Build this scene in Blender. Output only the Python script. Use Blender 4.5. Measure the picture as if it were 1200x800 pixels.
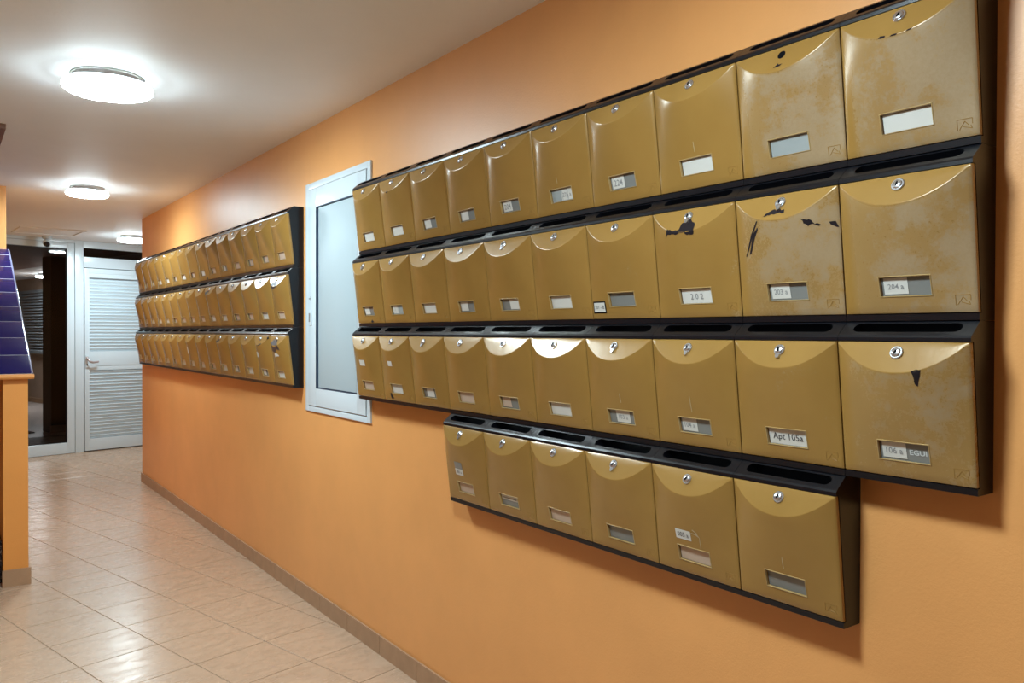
import bpy, bmesh, math, random
from mathutils import Vector, Matrix

for o in list(bpy.data.objects):
    bpy.data.objects.remove(o)
SC = bpy.context.scene
C = SC.collection
R = math.radians
random.seed(7)

# ------------------------------------------------------------------ camera, world, exposure
CAM_H, ZC, XW = 1.4012, 2.456, 1.5776            # eye height, ceiling height, mailbox wall plane
yaw, pitch, roll, FPX = R(-35.558), R(-0.597), R(0.176), 945.14
fw = Vector((-math.sin(yaw) * math.cos(pitch), math.cos(yaw) * math.cos(pitch), math.sin(pitch)))
rt0 = Vector((math.cos(yaw), math.sin(yaw), 0)); up0 = rt0.cross(fw)
rt = rt0 * math.cos(roll) + up0 * math.sin(roll); up = -rt0 * math.sin(roll) + up0 * math.cos(roll)
cam = bpy.data.cameras.new('camera'); cam.sensor_width = 36; cam.lens = FPX / 1200 * 36
cam.clip_start = 0.02
co = bpy.data.objects.new('camera', cam); C.objects.link(co)
co.matrix_world = Matrix(((rt.x, up.x, -fw.x, 0), (rt.y, up.y, -fw.y, 0), (rt.z, up.z, -fw.z, CAM_H), (0, 0, 0, 1)))
SC.camera = co

w = bpy.data.worlds.new('world'); SC.world = w; w.use_nodes = True
w.node_tree.nodes['Background'].inputs[0].default_value = (0.5, 0.55, 0.6, 1)
w.node_tree.nodes['Background'].inputs[1].default_value = 0.02
vs = SC.view_settings
vs.view_transform = 'Standard'; vs.look = 'None'; vs.gamma = 1; vs.use_curve_mapping = False
vs.exposure = 0.4
LAMP_L, RIM_L = 130.0, 7.0                       # radiance of the ceiling lamps' lenses and of their dimmer rims
LAMP_COL = (0.75, 0.93, 1.0)

# ------------------------------------------------------------------ material helpers
def mat(name, col, rough=0.5, metal=0.0, spec=0.5, coat=0.0):
    m = bpy.data.materials.new(name); m.use_nodes = True
    b = m.node_tree.nodes['Principled BSDF']
    b.inputs['Base Color'].default_value = (*col, 1); b.inputs['Roughness'].default_value = rough
    b.inputs['Metallic'].default_value = metal; b.inputs['Specular IOR Level'].default_value = spec
    b.inputs['Coat Weight'].default_value = coat; b.inputs['Coat Roughness'].default_value = 0.1
    return m
class N:
    def __init__(s, m): s.t = m.node_tree; s.b = s.t.nodes.get('Principled BSDF')
    def n(s, typ, **kw):
        k = s.t.nodes.new(typ)
        for a, v in kw.items():
            if a.startswith('i_'):
                key = a[2:]; key = int(key) if key.isdigit() else key.replace('_', ' ')
                k.inputs[key].default_value = v
            else: setattr(k, a, v)
        return k
    def l(s, a, b): s.t.links.new(a, b)
    def math(s, op, a, b=None, clamp=False):
        k = s.t.nodes.new('ShaderNodeMath'); k.operation = op; k.use_clamp = clamp
        for i, v in enumerate((a, b)):
            if v is None: continue
            if isinstance(v, (int, float)): k.inputs[i].default_value = v
            else: s.l(v, k.inputs[i])
        return k.outputs[0]
    def ramp(s, fac, stops):
        k = s.t.nodes.new('ShaderNodeValToRGB'); s.l(fac, k.inputs[0]); e = k.color_ramp.elements
        while len(e) < len(stops): e.new(0.5)
        for q, (p, c) in zip(e, stops):
            q.position = p; q.color = (c, c, c, 1) if isinstance(c, (int, float)) else (*c, 1)
        return k.outputs[0]
    def mix(s, fac, a, b):
        k = s.t.nodes.new('ShaderNodeMix'); k.data_type = 'RGBA'
        if isinstance(fac, (int, float)): k.inputs[0].default_value = fac
        else: s.l(fac, k.inputs[0])
        for i, v in ((6, a), (7, b)):
            if isinstance(v, tuple): k.inputs[i].default_value = (*v, 1)
            else: s.l(v, k.inputs[i])
        return k.outputs[2]
    def noise(s, vec, scale, detail=4, rough=0.55):
        k = s.t.nodes.new('ShaderNodeTexNoise'); k.inputs['Scale'].default_value = scale
        k.inputs['Detail'].default_value = detail; k.inputs['Roughness'].default_value = rough
        if vec is not None: s.l(vec, k.inputs['Vector'])
        return k.outputs['Fac']
    def bump(s, h, strength, dist):
        k = s.t.nodes.new('ShaderNodeBump'); k.inputs['Strength'].default_value = strength
        k.inputs['Distance'].default_value = dist; s.l(h, k.inputs['Height']); s.l(k.outputs[0], s.b.inputs['Normal'])

def painted(name, col, var, rough, bump_s, scale=2.2, grain=160):
    m = mat(name, col, rough); g = N(m)
    tc = g.n('ShaderNodeTexCoord').outputs['Object']
    n1 = g.noise(tc, scale, 6, 0.6)
    c2 = tuple(c * (1 - var) for c in col)
    g.l(g.mix(g.ramp(n1, [(0.35, 0.0), (0.7, 1.0)]), col, c2), g.b.inputs['Base Color'])
    g.bump(g.noise(tc, grain, 3, 0.6), bump_s, 0.002)
    return m

M = {}
M['orange'] = painted('orange_paint', (0.81, 0.375, 0.122), 0.10, 0.42, 0.25)
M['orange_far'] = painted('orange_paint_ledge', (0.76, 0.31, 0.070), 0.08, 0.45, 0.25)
M['ceiling'] = painted('ceiling_plaster', (0.92, 0.94, 0.95), 0.03, 0.6, 0.3, 3.0, 60)
M['white'] = mat('white_aluminium', (0.62, 0.71, 0.76), 0.25)
M['white_panel'] = mat('white_panel', (0.39, 0.475, 0.51), 0.4)
M['gap'] = mat('dark_gap', (0.015, 0.04, 0.08), 0.4)
M['black'] = None
M['lamp_base'] = mat('lamp_base', (0.55, 0.50, 0.47), 0.4)
M['chrome'] = mat('chrome', (0.62, 0.64, 0.67), 0.24, 0.9)
M['keyhole'] = mat('keyhole_dark', (0.003, 0.003, 0.004), 0.9, 0, 0.1)
M['plate'] = mat('grey_plate', (0.20, 0.205, 0.195), 0.22)
M['paper'] = mat('white_paper', (0.60, 0.59, 0.55), 0.5)
M['paper_pink'] = mat('faded_paper', (0.52, 0.40, 0.31), 0.5)
M['paper_blue'] = mat('bluish_paper', (0.30, 0.33, 0.33), 0.5)
M['ink'] = mat('ink', (0.05, 0.05, 0.055), 0.6)
M['ink_light'] = mat('pale_print', (0.55, 0.58, 0.57), 0.5)
M['ink_grey'] = mat('faded_ink', (0.22, 0.22, 0.22), 0.6)
M['chip'] = mat('bare_metal_chip', (0.012, 0.007, 0.009), 0.75, 0, 0.2)
M['chip_grey'] = mat('grey_bare_patch', (0.045, 0.036, 0.036), 0.45)
M['blue_grout'] = mat('pale_grout', (0.62, 0.60, 0.66), 0.6)
M['blue_trim'] = mat('glazed_edge_trim', (0.16, 0.18, 0.30), 0.08, 0, 0.9)
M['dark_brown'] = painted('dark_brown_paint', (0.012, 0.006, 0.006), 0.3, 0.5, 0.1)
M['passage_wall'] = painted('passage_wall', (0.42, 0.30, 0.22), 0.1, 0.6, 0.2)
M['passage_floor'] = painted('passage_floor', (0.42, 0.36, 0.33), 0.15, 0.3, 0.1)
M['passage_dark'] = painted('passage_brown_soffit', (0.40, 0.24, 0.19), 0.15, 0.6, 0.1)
M['shutter_grey'] = mat('grey_shutter', (0.30, 0.36, 0.40), 0.4)
M['mat_grey'] = mat('grey_mat', (0.13, 0.12, 0.125), 0.7)
M['mat_red'] = mat('dark_red_mat', (0.05, 0.015, 0.018), 0.9)
M['handle'] = mat('handle_metal', (0.50, 0.42, 0.42), 0.3, 0.6)

def m_black():
    m = mat('black_enamel', (0.004, 0.0045, 0.007), 0.28, 0, 0.4); g = N(m)
    tc = g.n('ShaderNodeTexCoord').outputs['Object']
    d = g.ramp(g.noise(tc, 55, 8, 0.75), [(0.60, 0.0), (0.72, 1.0)])
    g.l(g.mix(g.math('MULTIPLY', d, 0.10), (0.004, 0.0045, 0.007), (0.12, 0.11, 0.10)), g.b.inputs['Base Color'])
    g.b.inputs['Roughness'].default_value = 0.30
    return m
M['black'] = m_black()

# door geometry constants (local: x across, -y outwards, z up)
HW, ZB, ZT, DARC, BUL = 0.1285, 0.0145, 0.2760, 0.058, 0.032
def e_edge(z): return 0.060 + 0.030 * (z - ZB) / (ZT - ZB)
def gprof(x): return 1 - min(1.0, abs(x / HW)) ** 2.2
KCUT = (e_edge(ZT - DARC) + BUL - 0.090) / DARC
def surf(x, z):
    t = min(1.0, max(0.0, (z - ZB) / (ZT - DARC - ZB)))
    return min(e_edge(z) + BUL * t * gprof(x), 0.090 + KCUT * (ZT - z))

def m_gold():
    m = mat('gold_paint', (0.40, 0.255, 0.078), 0.3); g = N(m)
    tc = g.n('ShaderNodeTexCoord').outputs['Object']
    sep = g.n('ShaderNodeSeparateXYZ'); g.l(tc, sep.inputs[0])
    rnd = g.n('ShaderNodeObjectInfo').outputs['Random']
    off = g.n('ShaderNodeCombineXYZ')
    g.l(g.math('MULTIPLY', rnd, 37.1), off.inputs[0]); g.l(g.math('MULTIPLY', rnd, 11.7), off.inputs[1]); g.l(g.math('MULTIPLY', rnd, 23.3), off.inputs[2])
    va = g.n('ShaderNodeVectorMath', operation='ADD'); g.l(tc, va.inputs[0]); g.l(off.outputs[0], va.inputs[1])
    v = va.outputs[0]
    wear = g.n('ShaderNodeAttribute', attribute_type='OBJECT', attribute_name='wear').outputs['Fac']
    X, Z = sep.outputs[0], sep.outputs[2]
    # worn-through varnish: cloudy patches with ragged rims, none on the left strip or above the arc
    big = g.noise(v, 13, 9, 0.68); fine = g.noise(v, 150, 6, 0.75)
    f = g.math('ADD', g.math('MULTIPLY', big, 0.66), g.math('MULTIPLY', fine, 0.34))
    side = g.math('MULTIPLY', g.math('ADD', X, 0.105), 9.0, True)          # 0 at left strip .. 1
    f = g.math('ADD', f, g.math('MULTIPLY', side, 0.10))
    xr = g.math('DIVIDE', X, HW)
    arc = g.math('SUBTRACT', ZT, g.math('MULTIPLY', g.math('SUBTRACT', 1.0, g.math('MULTIPLY', xr, xr)), DARC))
    below = g.math('MULTIPLY', g.math('SUBTRACT', arc, Z), 160.0, True)
    thr = g.math('SUBTRACT', 0.80, g.math('MULTIPLY', wear, 0.34))
    mask = g.math('MULTIPLY', g.math('SUBTRACT', f, thr), 8.0, True)
    lft = g.math('MULTIPLY', g.math('ADD', X, 0.112), 60.0, True)
    mask = g.math('MAXIMUM', mask, g.math('MULTIPLY', g.math('SUBTRACT', wear, 0.45), g.math('ADD', 0.45, g.math('MULTIPLY', fine, 0.6)), True))
    mask = g.math('MULTIPLY', g.math('MULTIPLY', mask, below), lft)
    mask = g.math('MULTIPLY', mask, g.math('MULTIPLY', wear, 1.3, True))
    mask = g.math('MULTIPLY', mask, 0.72)
    tone = g.mix(g.ramp(g.noise(v, 7, 3), [(0.3, 0.0), (0.7, 1.0)]), (0.335, 0.188, 0.048), (0.300, 0.166, 0.040))
    worn = g.mix(g.ramp(fine, [(0.35, 0.0), (0.65, 1.0)]), (0.37, 0.285, 0.185), (0.325, 0.24, 0.145))
    g.l(g.mix(mask, tone, worn), g.b.inputs['Base Color'])
    g.l(g.math('ADD', g.math('MULTIPLY', mask, 0.20), 0.235), g.b.inputs['Roughness'])
    g.b.inputs['Metallic'].default_value = 0.06
    g.bump(g.noise(v, 22, 4, 0.6), 0.10, 0.004)
    return m
M['gold'] = m_gold()

def m_tile():
    m = mat('beige_floor_tile', (0.60, 0.47, 0.36), 0.2, 0, 0.4); g = N(m)
    tc = g.n('ShaderNodeTexCoord').outputs['Object']
    rnd = g.n('ShaderNodeObjectInfo').outputs['Random']
    off = g.n('ShaderNodeCombineXYZ')
    g.l(g.math('MULTIPLY', rnd, 31.0), off.inputs[0]); g.l(g.math('MULTIPLY', rnd, 17.0), off.inputs[1])
    va = g.n('ShaderNodeVectorMath', operation='ADD'); g.l(tc, va.inputs[0]); g.l(off.outputs[0], va.inputs[1])
    mp = g.n('ShaderNodeMapping'); mp.inputs['Scale'].default_value = (1.0, 2.6, 1); mp.inputs['Rotation'].default_value = (0, 0, 0.5)
    g.l(va.outputs[0], mp.inputs[0])
    n1 = g.noise(mp.outputs[0], 8, 5, 0.6)
    c = g.mix(g.ramp(n1, [(0.32, 0.0), (0.68, 1.0)]), (0.515, 0.355, 0.245), (0.42, 0.275, 0.18))
    c = g.mix(g.math('MULTIPLY', rnd, 0.22), c, (0.52, 0.36, 0.25))
    g.l(c, g.b.inputs['Base Color'])
    g.l(g.ramp(n1, [(0.3, 0.20), (0.7, 0.32)]), g.b.inputs['Roughness'])
    g.bump(g.noise(va.outputs[0], 9, 3), 0.10, 0.01)
    return m
M['tile'] = m_tile()
M['grout'] = painted('grout', (0.38, 0.26, 0.175), 0.2, 0.8, 0.2)
def m_skirt():
    m = mat('skirting_tile', (0.36, 0.24, 0.15), 0.45, 0, 0.3); g = N(m)
    tc = g.n('ShaderNodeTexCoord').outputs['Object']; rnd = g.n('ShaderNodeObjectInfo').outputs['Random']
    c = g.mix(g.ramp(g.noise(tc, 14, 5), [(0.3, 0.0), (0.7, 1.0)]), (0.45, 0.275, 0.16), (0.37, 0.22, 0.125))
    g.l(g.mix(g.math('MULTIPLY', rnd, 0.3), c, (0.34, 0.22, 0.14)), g.b.inputs['Base Color'])
    return m
M['skirt'] = m_skirt()
def m_bluetile():
    m = mat('cobalt_glazed_tile', (0.02, 0.018, 0.16), 0.15, 0, 0.10); g = N(m)
    rnd = g.n('ShaderNodeObjectInfo').outputs['Random']; tc = g.n('ShaderNodeTexCoord').outputs['Object']
    f = g.math('ADD', g.math('MULTIPLY', rnd, 0.6), g.math('MULTIPLY', g.noise(tc, 10, 4), 0.4))
    g.l(g.mix(f, (0.008, 0.007, 0.055), (0.018, 0.012, 0.09)), g.b.inputs['Base Color'])
    return m
M['bluetile'] = m_bluetile()
def m_wood():
    m = mat('brown_wood', (0.16, 0.06, 0.025), 0.5); g = N(m)
    tc = g.n('ShaderNodeTexCoord').outputs['Object']
    mp = g.n('ShaderNodeMapping'); mp.inputs['Scale'].default_value = (14, 0.8, 14); g.l(tc, mp.inputs[0])
    g.l(g.mix(g.noise(mp.outputs[0], 3, 6), (0.10, 0.035, 0.015), (0.24, 0.10, 0.04)), g.b.inputs['Base Color'])
    return m
M['wood'] = m_wood()
def m_stone():
    m = mat('black_granite', (0.03, 0.03, 0.03), 0.25); g = N(m)
    tc = g.n('ShaderNodeTexCoord').outputs['Object']
    g.l(g.mix(g.ramp(g.noise(tc, 60, 6, 0.8), [(0.52, 0.0), (0.62, 1.0)]), (0.015, 0.017, 0.02), (0.30, 0.28, 0.24)), g.b.inputs['Base Color'])
    return m
M['stone'] = m_stone()
def m_lamp(name, L):
    m = mat(name, (0.9, 0.9, 0.9), 0.3); b = m.node_tree.nodes['Principled BSDF']
    b.inputs['Emission Color'].default_value = (*LAMP_COL, 1); b.inputs['Emission Strength'].default_value = L
    return m
def m_glass():
    m = bpy.data.materials.new('tinted_glass'); m.use_nodes = True; t = m.node_tree
    for k in list(t.nodes): t.nodes.remove(k)
    o = t.nodes.new('ShaderNodeOutputMaterial'); mx = t.nodes.new('ShaderNodeMixShader')
    fr = t.nodes.new('ShaderNodeFresnel'); fr.inputs[0].default_value = 1.30
    tr = t.nodes.new('ShaderNodeBsdfTransparent'); tr.inputs[0].default_value = (0.62, 0.58, 0.57, 1)
    gl = t.nodes.new('ShaderNodeBsdfGlossy'); gl.inputs['Roughness'].default_value = 0.02
    t.links.new(fr.outputs[0], mx.inputs[0]); t.links.new(tr.outputs[0], mx.inputs[1]); t.links.new(gl.outputs[0], mx.inputs[2])
    t.links.new(mx.outputs[0], o.inputs[0])
    return m
M['glass'] = m_glass()

# ------------------------------------------------------------------ mesh helpers
def mesh_of(name, verts, faces, smooth=False, sharp=None):
    me = bpy.data.meshes.new(name); me.from_pydata([tuple(v) for v in verts], [], faces); me.update()
    if smooth:
        for p in me.polygons: p.use_smooth = True
        if sharp: me.set_sharp_from_angle(angle=R(sharp))
    return me
def obj(name, me, m=None, parent=None, loc=None):
    o = bpy.data.objects.new(name, me); C.objects.link(o)
    if m is not None and len(me.materials) == 0: me.materials.append(m)
    if parent is not None: o.parent = parent
    if loc is not None: o.location = loc
    return o
def bm_mesh(bm, name, smooth=False, sharp=None):
    me = bpy.data.meshes.new(name); bm.normal_update(); bm.to_mesh(me); bm.free()
    if smooth:
        for p in me.polygons: p.use_smooth = True
        if sharp: me.set_sharp_from_angle(angle=R(sharp))
    return me
def box_bm(bm, x0, x1, y0, y1, z0, z1, bev=0.0):
    vs_ = [bm.verts.new(v) for v in ((x0, y0, z0), (x1, y0, z0), (x1, y1, z0), (x0, y1, z0), (x0, y0, z1), (x1, y0, z1), (x1, y1, z1), (x0, y1, z1))]
    fs = [bm.faces.new([vs_[i] for i in q]) for q in ((3, 2, 1, 0), (4, 5, 6, 7), (0, 1, 5, 4), (1, 2, 6, 5), (2, 3, 7, 6), (3, 0, 4, 7))]
    if bev > 0:
        es = set(e for f in fs for e in f.edges)
        bmesh.ops.bevel(bm, geom=list(es), offset=bev, segments=2, profile=0.7, affect='EDGES')
def box(name, b, m, parent=None, bev=0.0):
    bm = bmesh.new(); box_bm(bm, *b, bev=bev)
    return obj(name, bm_mesh(bm, name, bev > 0, 50), m, parent)
def prism(name, poly, z0, z1, m, parent=None):
    n = len(poly)
    a = sum(poly[i][0] * poly[(i + 1) % n][1] - poly[(i + 1) % n][0] * poly[i][1] for i in range(n))
    if a < 0: poly = poly[::-1]
    v = [(x, y, z0) for x, y in poly] + [(x, y, z1) for x, y in poly]
    f = [tuple(range(n))[::-1], tuple(range(n, 2 * n))] + [(i, (i + 1) % n, n + (i + 1) % n, n + i) for i in range(n)]
    return obj(name, mesh_of(name, v, f), m, parent)
def lathe(profile, seg=40):
    v, f = [], []
    rows = []
    for r, z in profile:
        if r < 1e-6: rows.append([len(v)]); v.append((0, 0, z))
        else:
            rows.append(list(range(len(v), len(v) + seg)))
            v += [(r * math.cos(2 * math.pi * i / seg), r * math.sin(2 * math.pi * i / seg), z) for i in range(seg)]
    for a, b in zip(rows, rows[1:]):
        for i in range(seg):
            j = (i + 1) % seg
            if len(a) == 1: f.append((a[0], b[j], b[i]))
            elif len(b) == 1: f.append((a[i], a[j], b[0]))
            else: f.append((a[i], a[j], b[j], b[i]))
    return v, f
def tag(o, label=None, cat=None, group=None, kind=None):
    for k, v in (('label', label), ('category', cat), ('group', group), ('kind', kind)):
        if v: o[k] = v
    return o
def empty(name, loc, rz=0.0):
    o = bpy.data.objects.new(name, None); C.objects.link(o); o.location = loc; o.rotation_euler = (0, 0, rz)
    o.empty_display_size = 0.05
    return o
def struct(o, label=None, cat=None): return tag(o, label, cat, None, 'structure')

# tile grid axes: rotated 14 degrees to the mailbox wall; the glazed end wall follows them
TA = R(14.0); ca, sa = math.cos(TA), math.sin(TA)
def nt(n, t): return (n * ca - t * sa, n * sa + t * ca)
P0 = (1.30, 10.52)                                 # a point at the foot of the end wall
N0 = P0[0] * ca + P0[1] * sa; T0 = -P0[0] * sa + P0[1] * ca
def du(u): return (P0[0] + u * ca, P0[1] + u * sa)

# ------------------------------------------------------------------ the shell
YB, XL, YC = -3.6, -3.0, 8.1805
YL0 = 6.908
XR = 4.6
endL, endR = du(-1.15), du((XR - P0[0]) / ca)
shell = [(XL, YB), (XW, YB), (XW, YC), (XR, YC), endR, endL, (0.42, endL[1] - 0.05), (0.42, YL0), (XL, YL0)]
wr = struct(box('wall_right', (XW, XW + 0.14, YB, YC, 0, ZC), M['orange']), 'orange painted wall carrying the two mailbox banks', 'wall')
struct(box('wall_left', (XL - 0.12, XL, YB, YL0, 0, ZC), M['orange']), 'orange painted wall opposite the mailboxes', 'wall')
struct(box('wall_back', (XL - 0.12, XW + 0.14, YB - 0.12, YB, 0, ZC), M['orange']), 'orange painted wall closing the corridor', 'wall')
struct(box('wall_hall', (XW + 0.14, XR, YC - 0.12, YC, 0, ZC), M['orange']), 'orange hall wall around the corner from the mailboxes', 'wall')
struct(box('wall_side', (XR, XR + 0.12, YC, endR[1], 0, ZC), M['orange']), 'orange side wall of the hall', 'wall')
yl = lambda x: P0[1] + (x - P0[0]) * sa / ca
struct(prism('wall_block', [(XL, YL0), (0.42, YL0), (0.42, yl(0.42) + 0.05), (XL, yl(XL) + 0.05)], 0, ZC, M['orange']), 'orange wall block behind the blue tiled ledge', 'wall')
a, b_ = du(1.05), du((XR - P0[0]) / ca)
off = (-sa * 0.12, ca * 0.12)
struct(prism('wall_end', [a, b_, (b_[0] + off[0], b_[1] + off[1]), (a[0] + off[0], a[1] + off[1])], 0, ZC, M['orange']), 'orange wall beside the louvred door', 'wall')
cl = [(XL - .12, YB - .12), (XW + .14, YB - .12), (XW + .14, YC - .12), (XR + .12, YC - .12), (XR + .12, yl(XR + .12) + .12), (XL - .12, yl(XL - .12) + .12)]
struct(prism('ceiling', cl, ZC, ZC + 0.12, M['ceiling']), 'off-white plaster ceiling', 'ceiling')
floor = struct(prism('floor', cl, -0.12, -0.0025, M['grout']), 'beige tiled floor laid askew to the mailbox wall', 'floor')

# floor tiles, clipped to the shell
def clip_half(poly, a, n):
    out = []
    for i in range(len(poly)):
        p, q = poly[i], poly[(i + 1) % len(poly)]
        dp = (p[0] - a[0]) * n[0] + (p[1] - a[1]) * n[1]; dq = (q[0] - a[0]) * n[0] + (q[1] - a[1]) * n[1]
        if dp >= 0: out.append(p)
        if dp * dq < 0:
            t = dp / (dp - dq); out.append((p[0] + (q[0] - p[0]) * t, p[1] + (q[1] - p[1]) * t))
    return out
def area(p): return abs(sum(p[i][0] * p[(i + 1) % len(p)][1] - p[(i + 1) % len(p)][0] * p[i][1] for i in range(len(p)))) / 2
TP, TJ = 0.334, 0.0038
hs = (TP - TJ) / 2
bmt = bmesh.new()
def tile_mesh(poly, z0=-0.0025, z1=0.0, ch=0.0012):
    n = len(poly); cx = sum(p[0] for p in poly) / n; cy = sum(p[1] for p in poly) / n
    a = sum(poly[i][0] * poly[(i + 1) % n][1] - poly[(i + 1) % n][0] * poly[i][1] for i in range(n))
    if a < 0: poly = poly[::-1]
    ins = [(cx + (x - cx) * (1 - ch / 0.16), cy + (y - cy) * (1 - ch / 0.16)) for x, y in poly]
    v = [(x, y, z0) for x, y in poly] + [(x, y, z1 - 0.0008) for x, y in poly] + [(x, y, z1) for x, y in ins]
    f = [tuple(range(2 * n, 3 * n))]
    for k in (0, n): f += [(k + i, k + (i + 1) % n, k + n + (i + 1) % n, k + n + i) for i in range(n)]
    return mesh_of('floor_tile', v, f)
full_poly = [(-hs, -hs), (hs, -hs), (hs, hs), (-hs, hs)]
full_tile = tile_mesh(full_poly)
GN, GT = 1.383, 4.215
bmt.free()
def region_polys(poly):
    """tile polygon cut to corridor (a) and hall (b)"""
    res = []
    # corridor west part, south of the ledge block
    q = poly
    for a_, n_ in (((XW - 0.009, 0), (-1, 0)), ((0, YC), (0, -1)), ((XL, 0), (1, 0)), ((0, 0.9), (0, 1))): 
        q = clip_half(q, a_, n_)
        if not q: break
    if q: res.append(q)
    q = poly
    for a_, n_ in (((0, YC), (0, 1)), ((P0[0], P0[1]), (sa, -ca)), ((3.1, 0), (-1, 0)), ((0.42, 0), (1, 0))):
        q = clip_half(q, a_, n_)
        if not q: break
    if q: res.append(q)
    return res
tiles = 0
for i in range(-14, 20):
    for j in range(-14, 22):
        cn, ct = GN + (i + 0.5) * TP, GT + (j + 0.5) * TP
        wx, wy = nt(cn, ct)
        poly = [nt(cn + dx, ct + dy) for dx, dy in full_poly]
        if wy > YL0 - 0.3 and wx < 0.25: continue
        if wy > 5.6 and wx < 0.1: continue
        if wx < -1.15 and wy < 3.0: continue
        parts = region_polys(poly)
        if not parts: continue
        if sum(area(p) for p in parts) > 0.995 * (2 * hs) ** 2:
            o = obj('floor_tile', full_tile, M['tile'], floor, (wx, wy, 0)); o.rotation_euler = (0, 0, TA); tiles += 1
        else:
            for p in parts:
                if area(p) < 0.0008: continue
                o = obj('floor_tile', tile_mesh([(x - wx, y - wy) for x, y in p]), M['tile'], floor, (wx, wy, 0)); tiles += 1
print('floor tiles', tiles)

# skirting along the mailbox wall, in tile lengths
sk = struct(box('baseboard_right', (XW - 0.006, XW, YB, YC + 0.006, 0, 0.080), M['grout']), 'tan tiled skirting below the mailbox wall', 'baseboard')
bm = bmesh.new(); box_bm(bm, XW - 0.011, XW - 0.004, -0.1655, 0.1655, 0.0, 0.083, bev=0.0015); skm = bm_mesh(bm, 'skirting_tile')
y = YC + 0.008 - 0.1655
while y > YB + 0.1655:
    obj('skirting_tile', skm, M['skirt'], sk, (0, y, 0)); y -= 0.334
sk2 = struct(box('baseboard_hall', (XW + 0.002, XR, YC, YC + 0.010, 0, 0.083), M['skirt']), 'tan skirting around the wall corner', 'baseboard')

# ------------------------------------------------------------------ glazed end wall (frame local: x along wall, +y outside)
ez = R(14.0)
def end_empty(name, label, cat):
    o = empty(name, (P0[0], P0[1], 0), ez); struct(o, label, cat); return o
tr1 = end_empty('trim_1', 'white aluminium posts and header framing glass door and louvred door', 'frame')
box('post', (0.008, 0.100, -0.02, 0.06, 0, ZC), M['white'], tr1, 0.003)
box('post', (0.965, 1.050, -0.02, 0.06, 0, ZC), M['white'], tr1, 0.003)
box('header', (-1.30, 0.006, -0.02, 0.06, 2.420, ZC), M['white'], tr1, 0.003)
box('header', (0.101, 0.964, -0.02, 0.06, 2.376, ZC), M['white'], tr1, 0.003)
box('crossbar', (0.101, 0.964, -0.02, 0.06, 2.150, 2.273), M['white'], tr1, 0.003)
d1 = end_empty('door_1', 'white framed glass door showing a dim passage beyond', 'door')
box('stile', (-0.076, 0.003, -0.015, 0.035, 0.004, 2.418), M['white'], d1, 0.003)
box('stile', (-1.18, -1.10, -0.015, 0.035, 0.004, 2.418), M['white'], d1, 0.003)
box('top_rail', (-1.10, -0.0765, -0.015, 0.035, 2.353, 2.418), M['white'], d1, 0.003)
box('bottom_rail', (-1.10, -0.0765, -0.015, 0.035, 0.004, 0.128), M['white'], d1, 0.003)
box('gasket', (-0.0795, -0.0765, 0.000, 0.030, 0.128, 2.353), M['gap'], d1)
box('gasket', (-1.10, -0.0795, 0.000, 0.030, 2.349, 2.353), M['gap'], d1)
box('pane', (-1.10, -0.0795, 0.012, 0.018, 0.128, 2.349), M['glass'], d1)
w1 = end_empty('window_1', 'narrow dark transom pane above the louvred door', 'window')
box('pane', (0.1015, 0.9635, 0.012, 0.018, 2.2735, 2.3755), M['glass'], w1)
d2 = end_empty('door_2', 'white louvred door with two slatted panels and lever handle', 'door')
LX0, LX1 = 0.113, 0.958
box('stile', (LX0, 0.166, -0.018, 0.03, 0.012, 2.143), M['white'], d2, 0.003)
box('stile', (0.905, LX1, -0.018, 0.03, 0.012, 2.143), M['white'], d2, 0.003)
box('top_rail', (0.166, 0.905, -0.018, 0.03, 2.085, 2.143), M['white'], d2, 0.003)
box('lock_rail', (0.166, 0.905, -0.018, 0.03, 1.000, 1.172), M['white'], d2, 0.003)
box('bottom_rail', (0.166, 0.905, -0.018, 0.03, 0.012, 0.150), M['white'], d2, 0.003)
box('backing', (0.166, 0.905, 0.024, 0.028, 0.15, 2.085), M['white'], d2)
for za, zb in ((1.172, 2.085), (0.150, 1.000)):
    box('bead', (0.166, 0.905, -0.014, 0.002, zb - 0.05, zb), M['white'], d2, 0.002)
sl = mesh_of('slat', [(0.166, 0.008, 0.0), (0.905, 0.008, 0.0), (0.905, -0.011, 0.030), (0.166, -0.011, 0.030), (0.166, -0.011, 0.034), (0.905, -0.011, 0.034), (0.905, 0.012, 0.0397), (0.166, 0.012, 0.0397), (0.166, 0.014, 0.0), (0.905, 0.014, 0.0)],
             [(0, 1, 2, 3), (3, 2, 5, 4), (4, 5, 6, 7), (7, 6, 9, 8), (0, 8, 9, 1)])
for za, zb in ((1.174, 2.035), (0.152, 0.950)):
    k = int((zb - za) / 0.0397)
    for i in range(k): obj('slat', sl, M['white'], d2, (0, 0, za + i * 0.0397))
hd = box('handle_plate', (0.122, 0.146, -0.027, -0.018, 0.985, 1.125), M['white'], d2, 0.002)
lv, lf = [], []
path = [(0.133, -0.03, 1.100), (0.133, -0.055, 1.085), (0.150, -0.066, 1.055), (0.185, -0.066, 1.044), (0.250, -0.064, 1.052)]
for i, p in enumerate(path):
    rr = 0.012 if i else 0.014
    for q in range(8):
        an = q * math.pi / 4
        if i < 2: lv.append((p[0] + rr * math.cos(an), p[1], p[2] + rr * math.sin(an)))
        else: lv.append((p[0] + rr * 0.35 * math.sin(an), p[1] + rr * 0.6 * math.cos(an), p[2] + rr * math.sin(an)))
for i in range(len(path) - 1):
    for q in range(8): lf.append((i * 8 + q, i * 8 + (q + 1) % 8, i * 8 + 8 + (q + 1) % 8, i * 8 + 8 + q))
lf += [tuple(range(8)), tuple(range(8 * len(path) - 8, 8 * len(path)))]
tag(obj('lever', mesh_of('lever', lv, lf, True, 60), M['handle'], hd), 'brownish lever handle')
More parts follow.
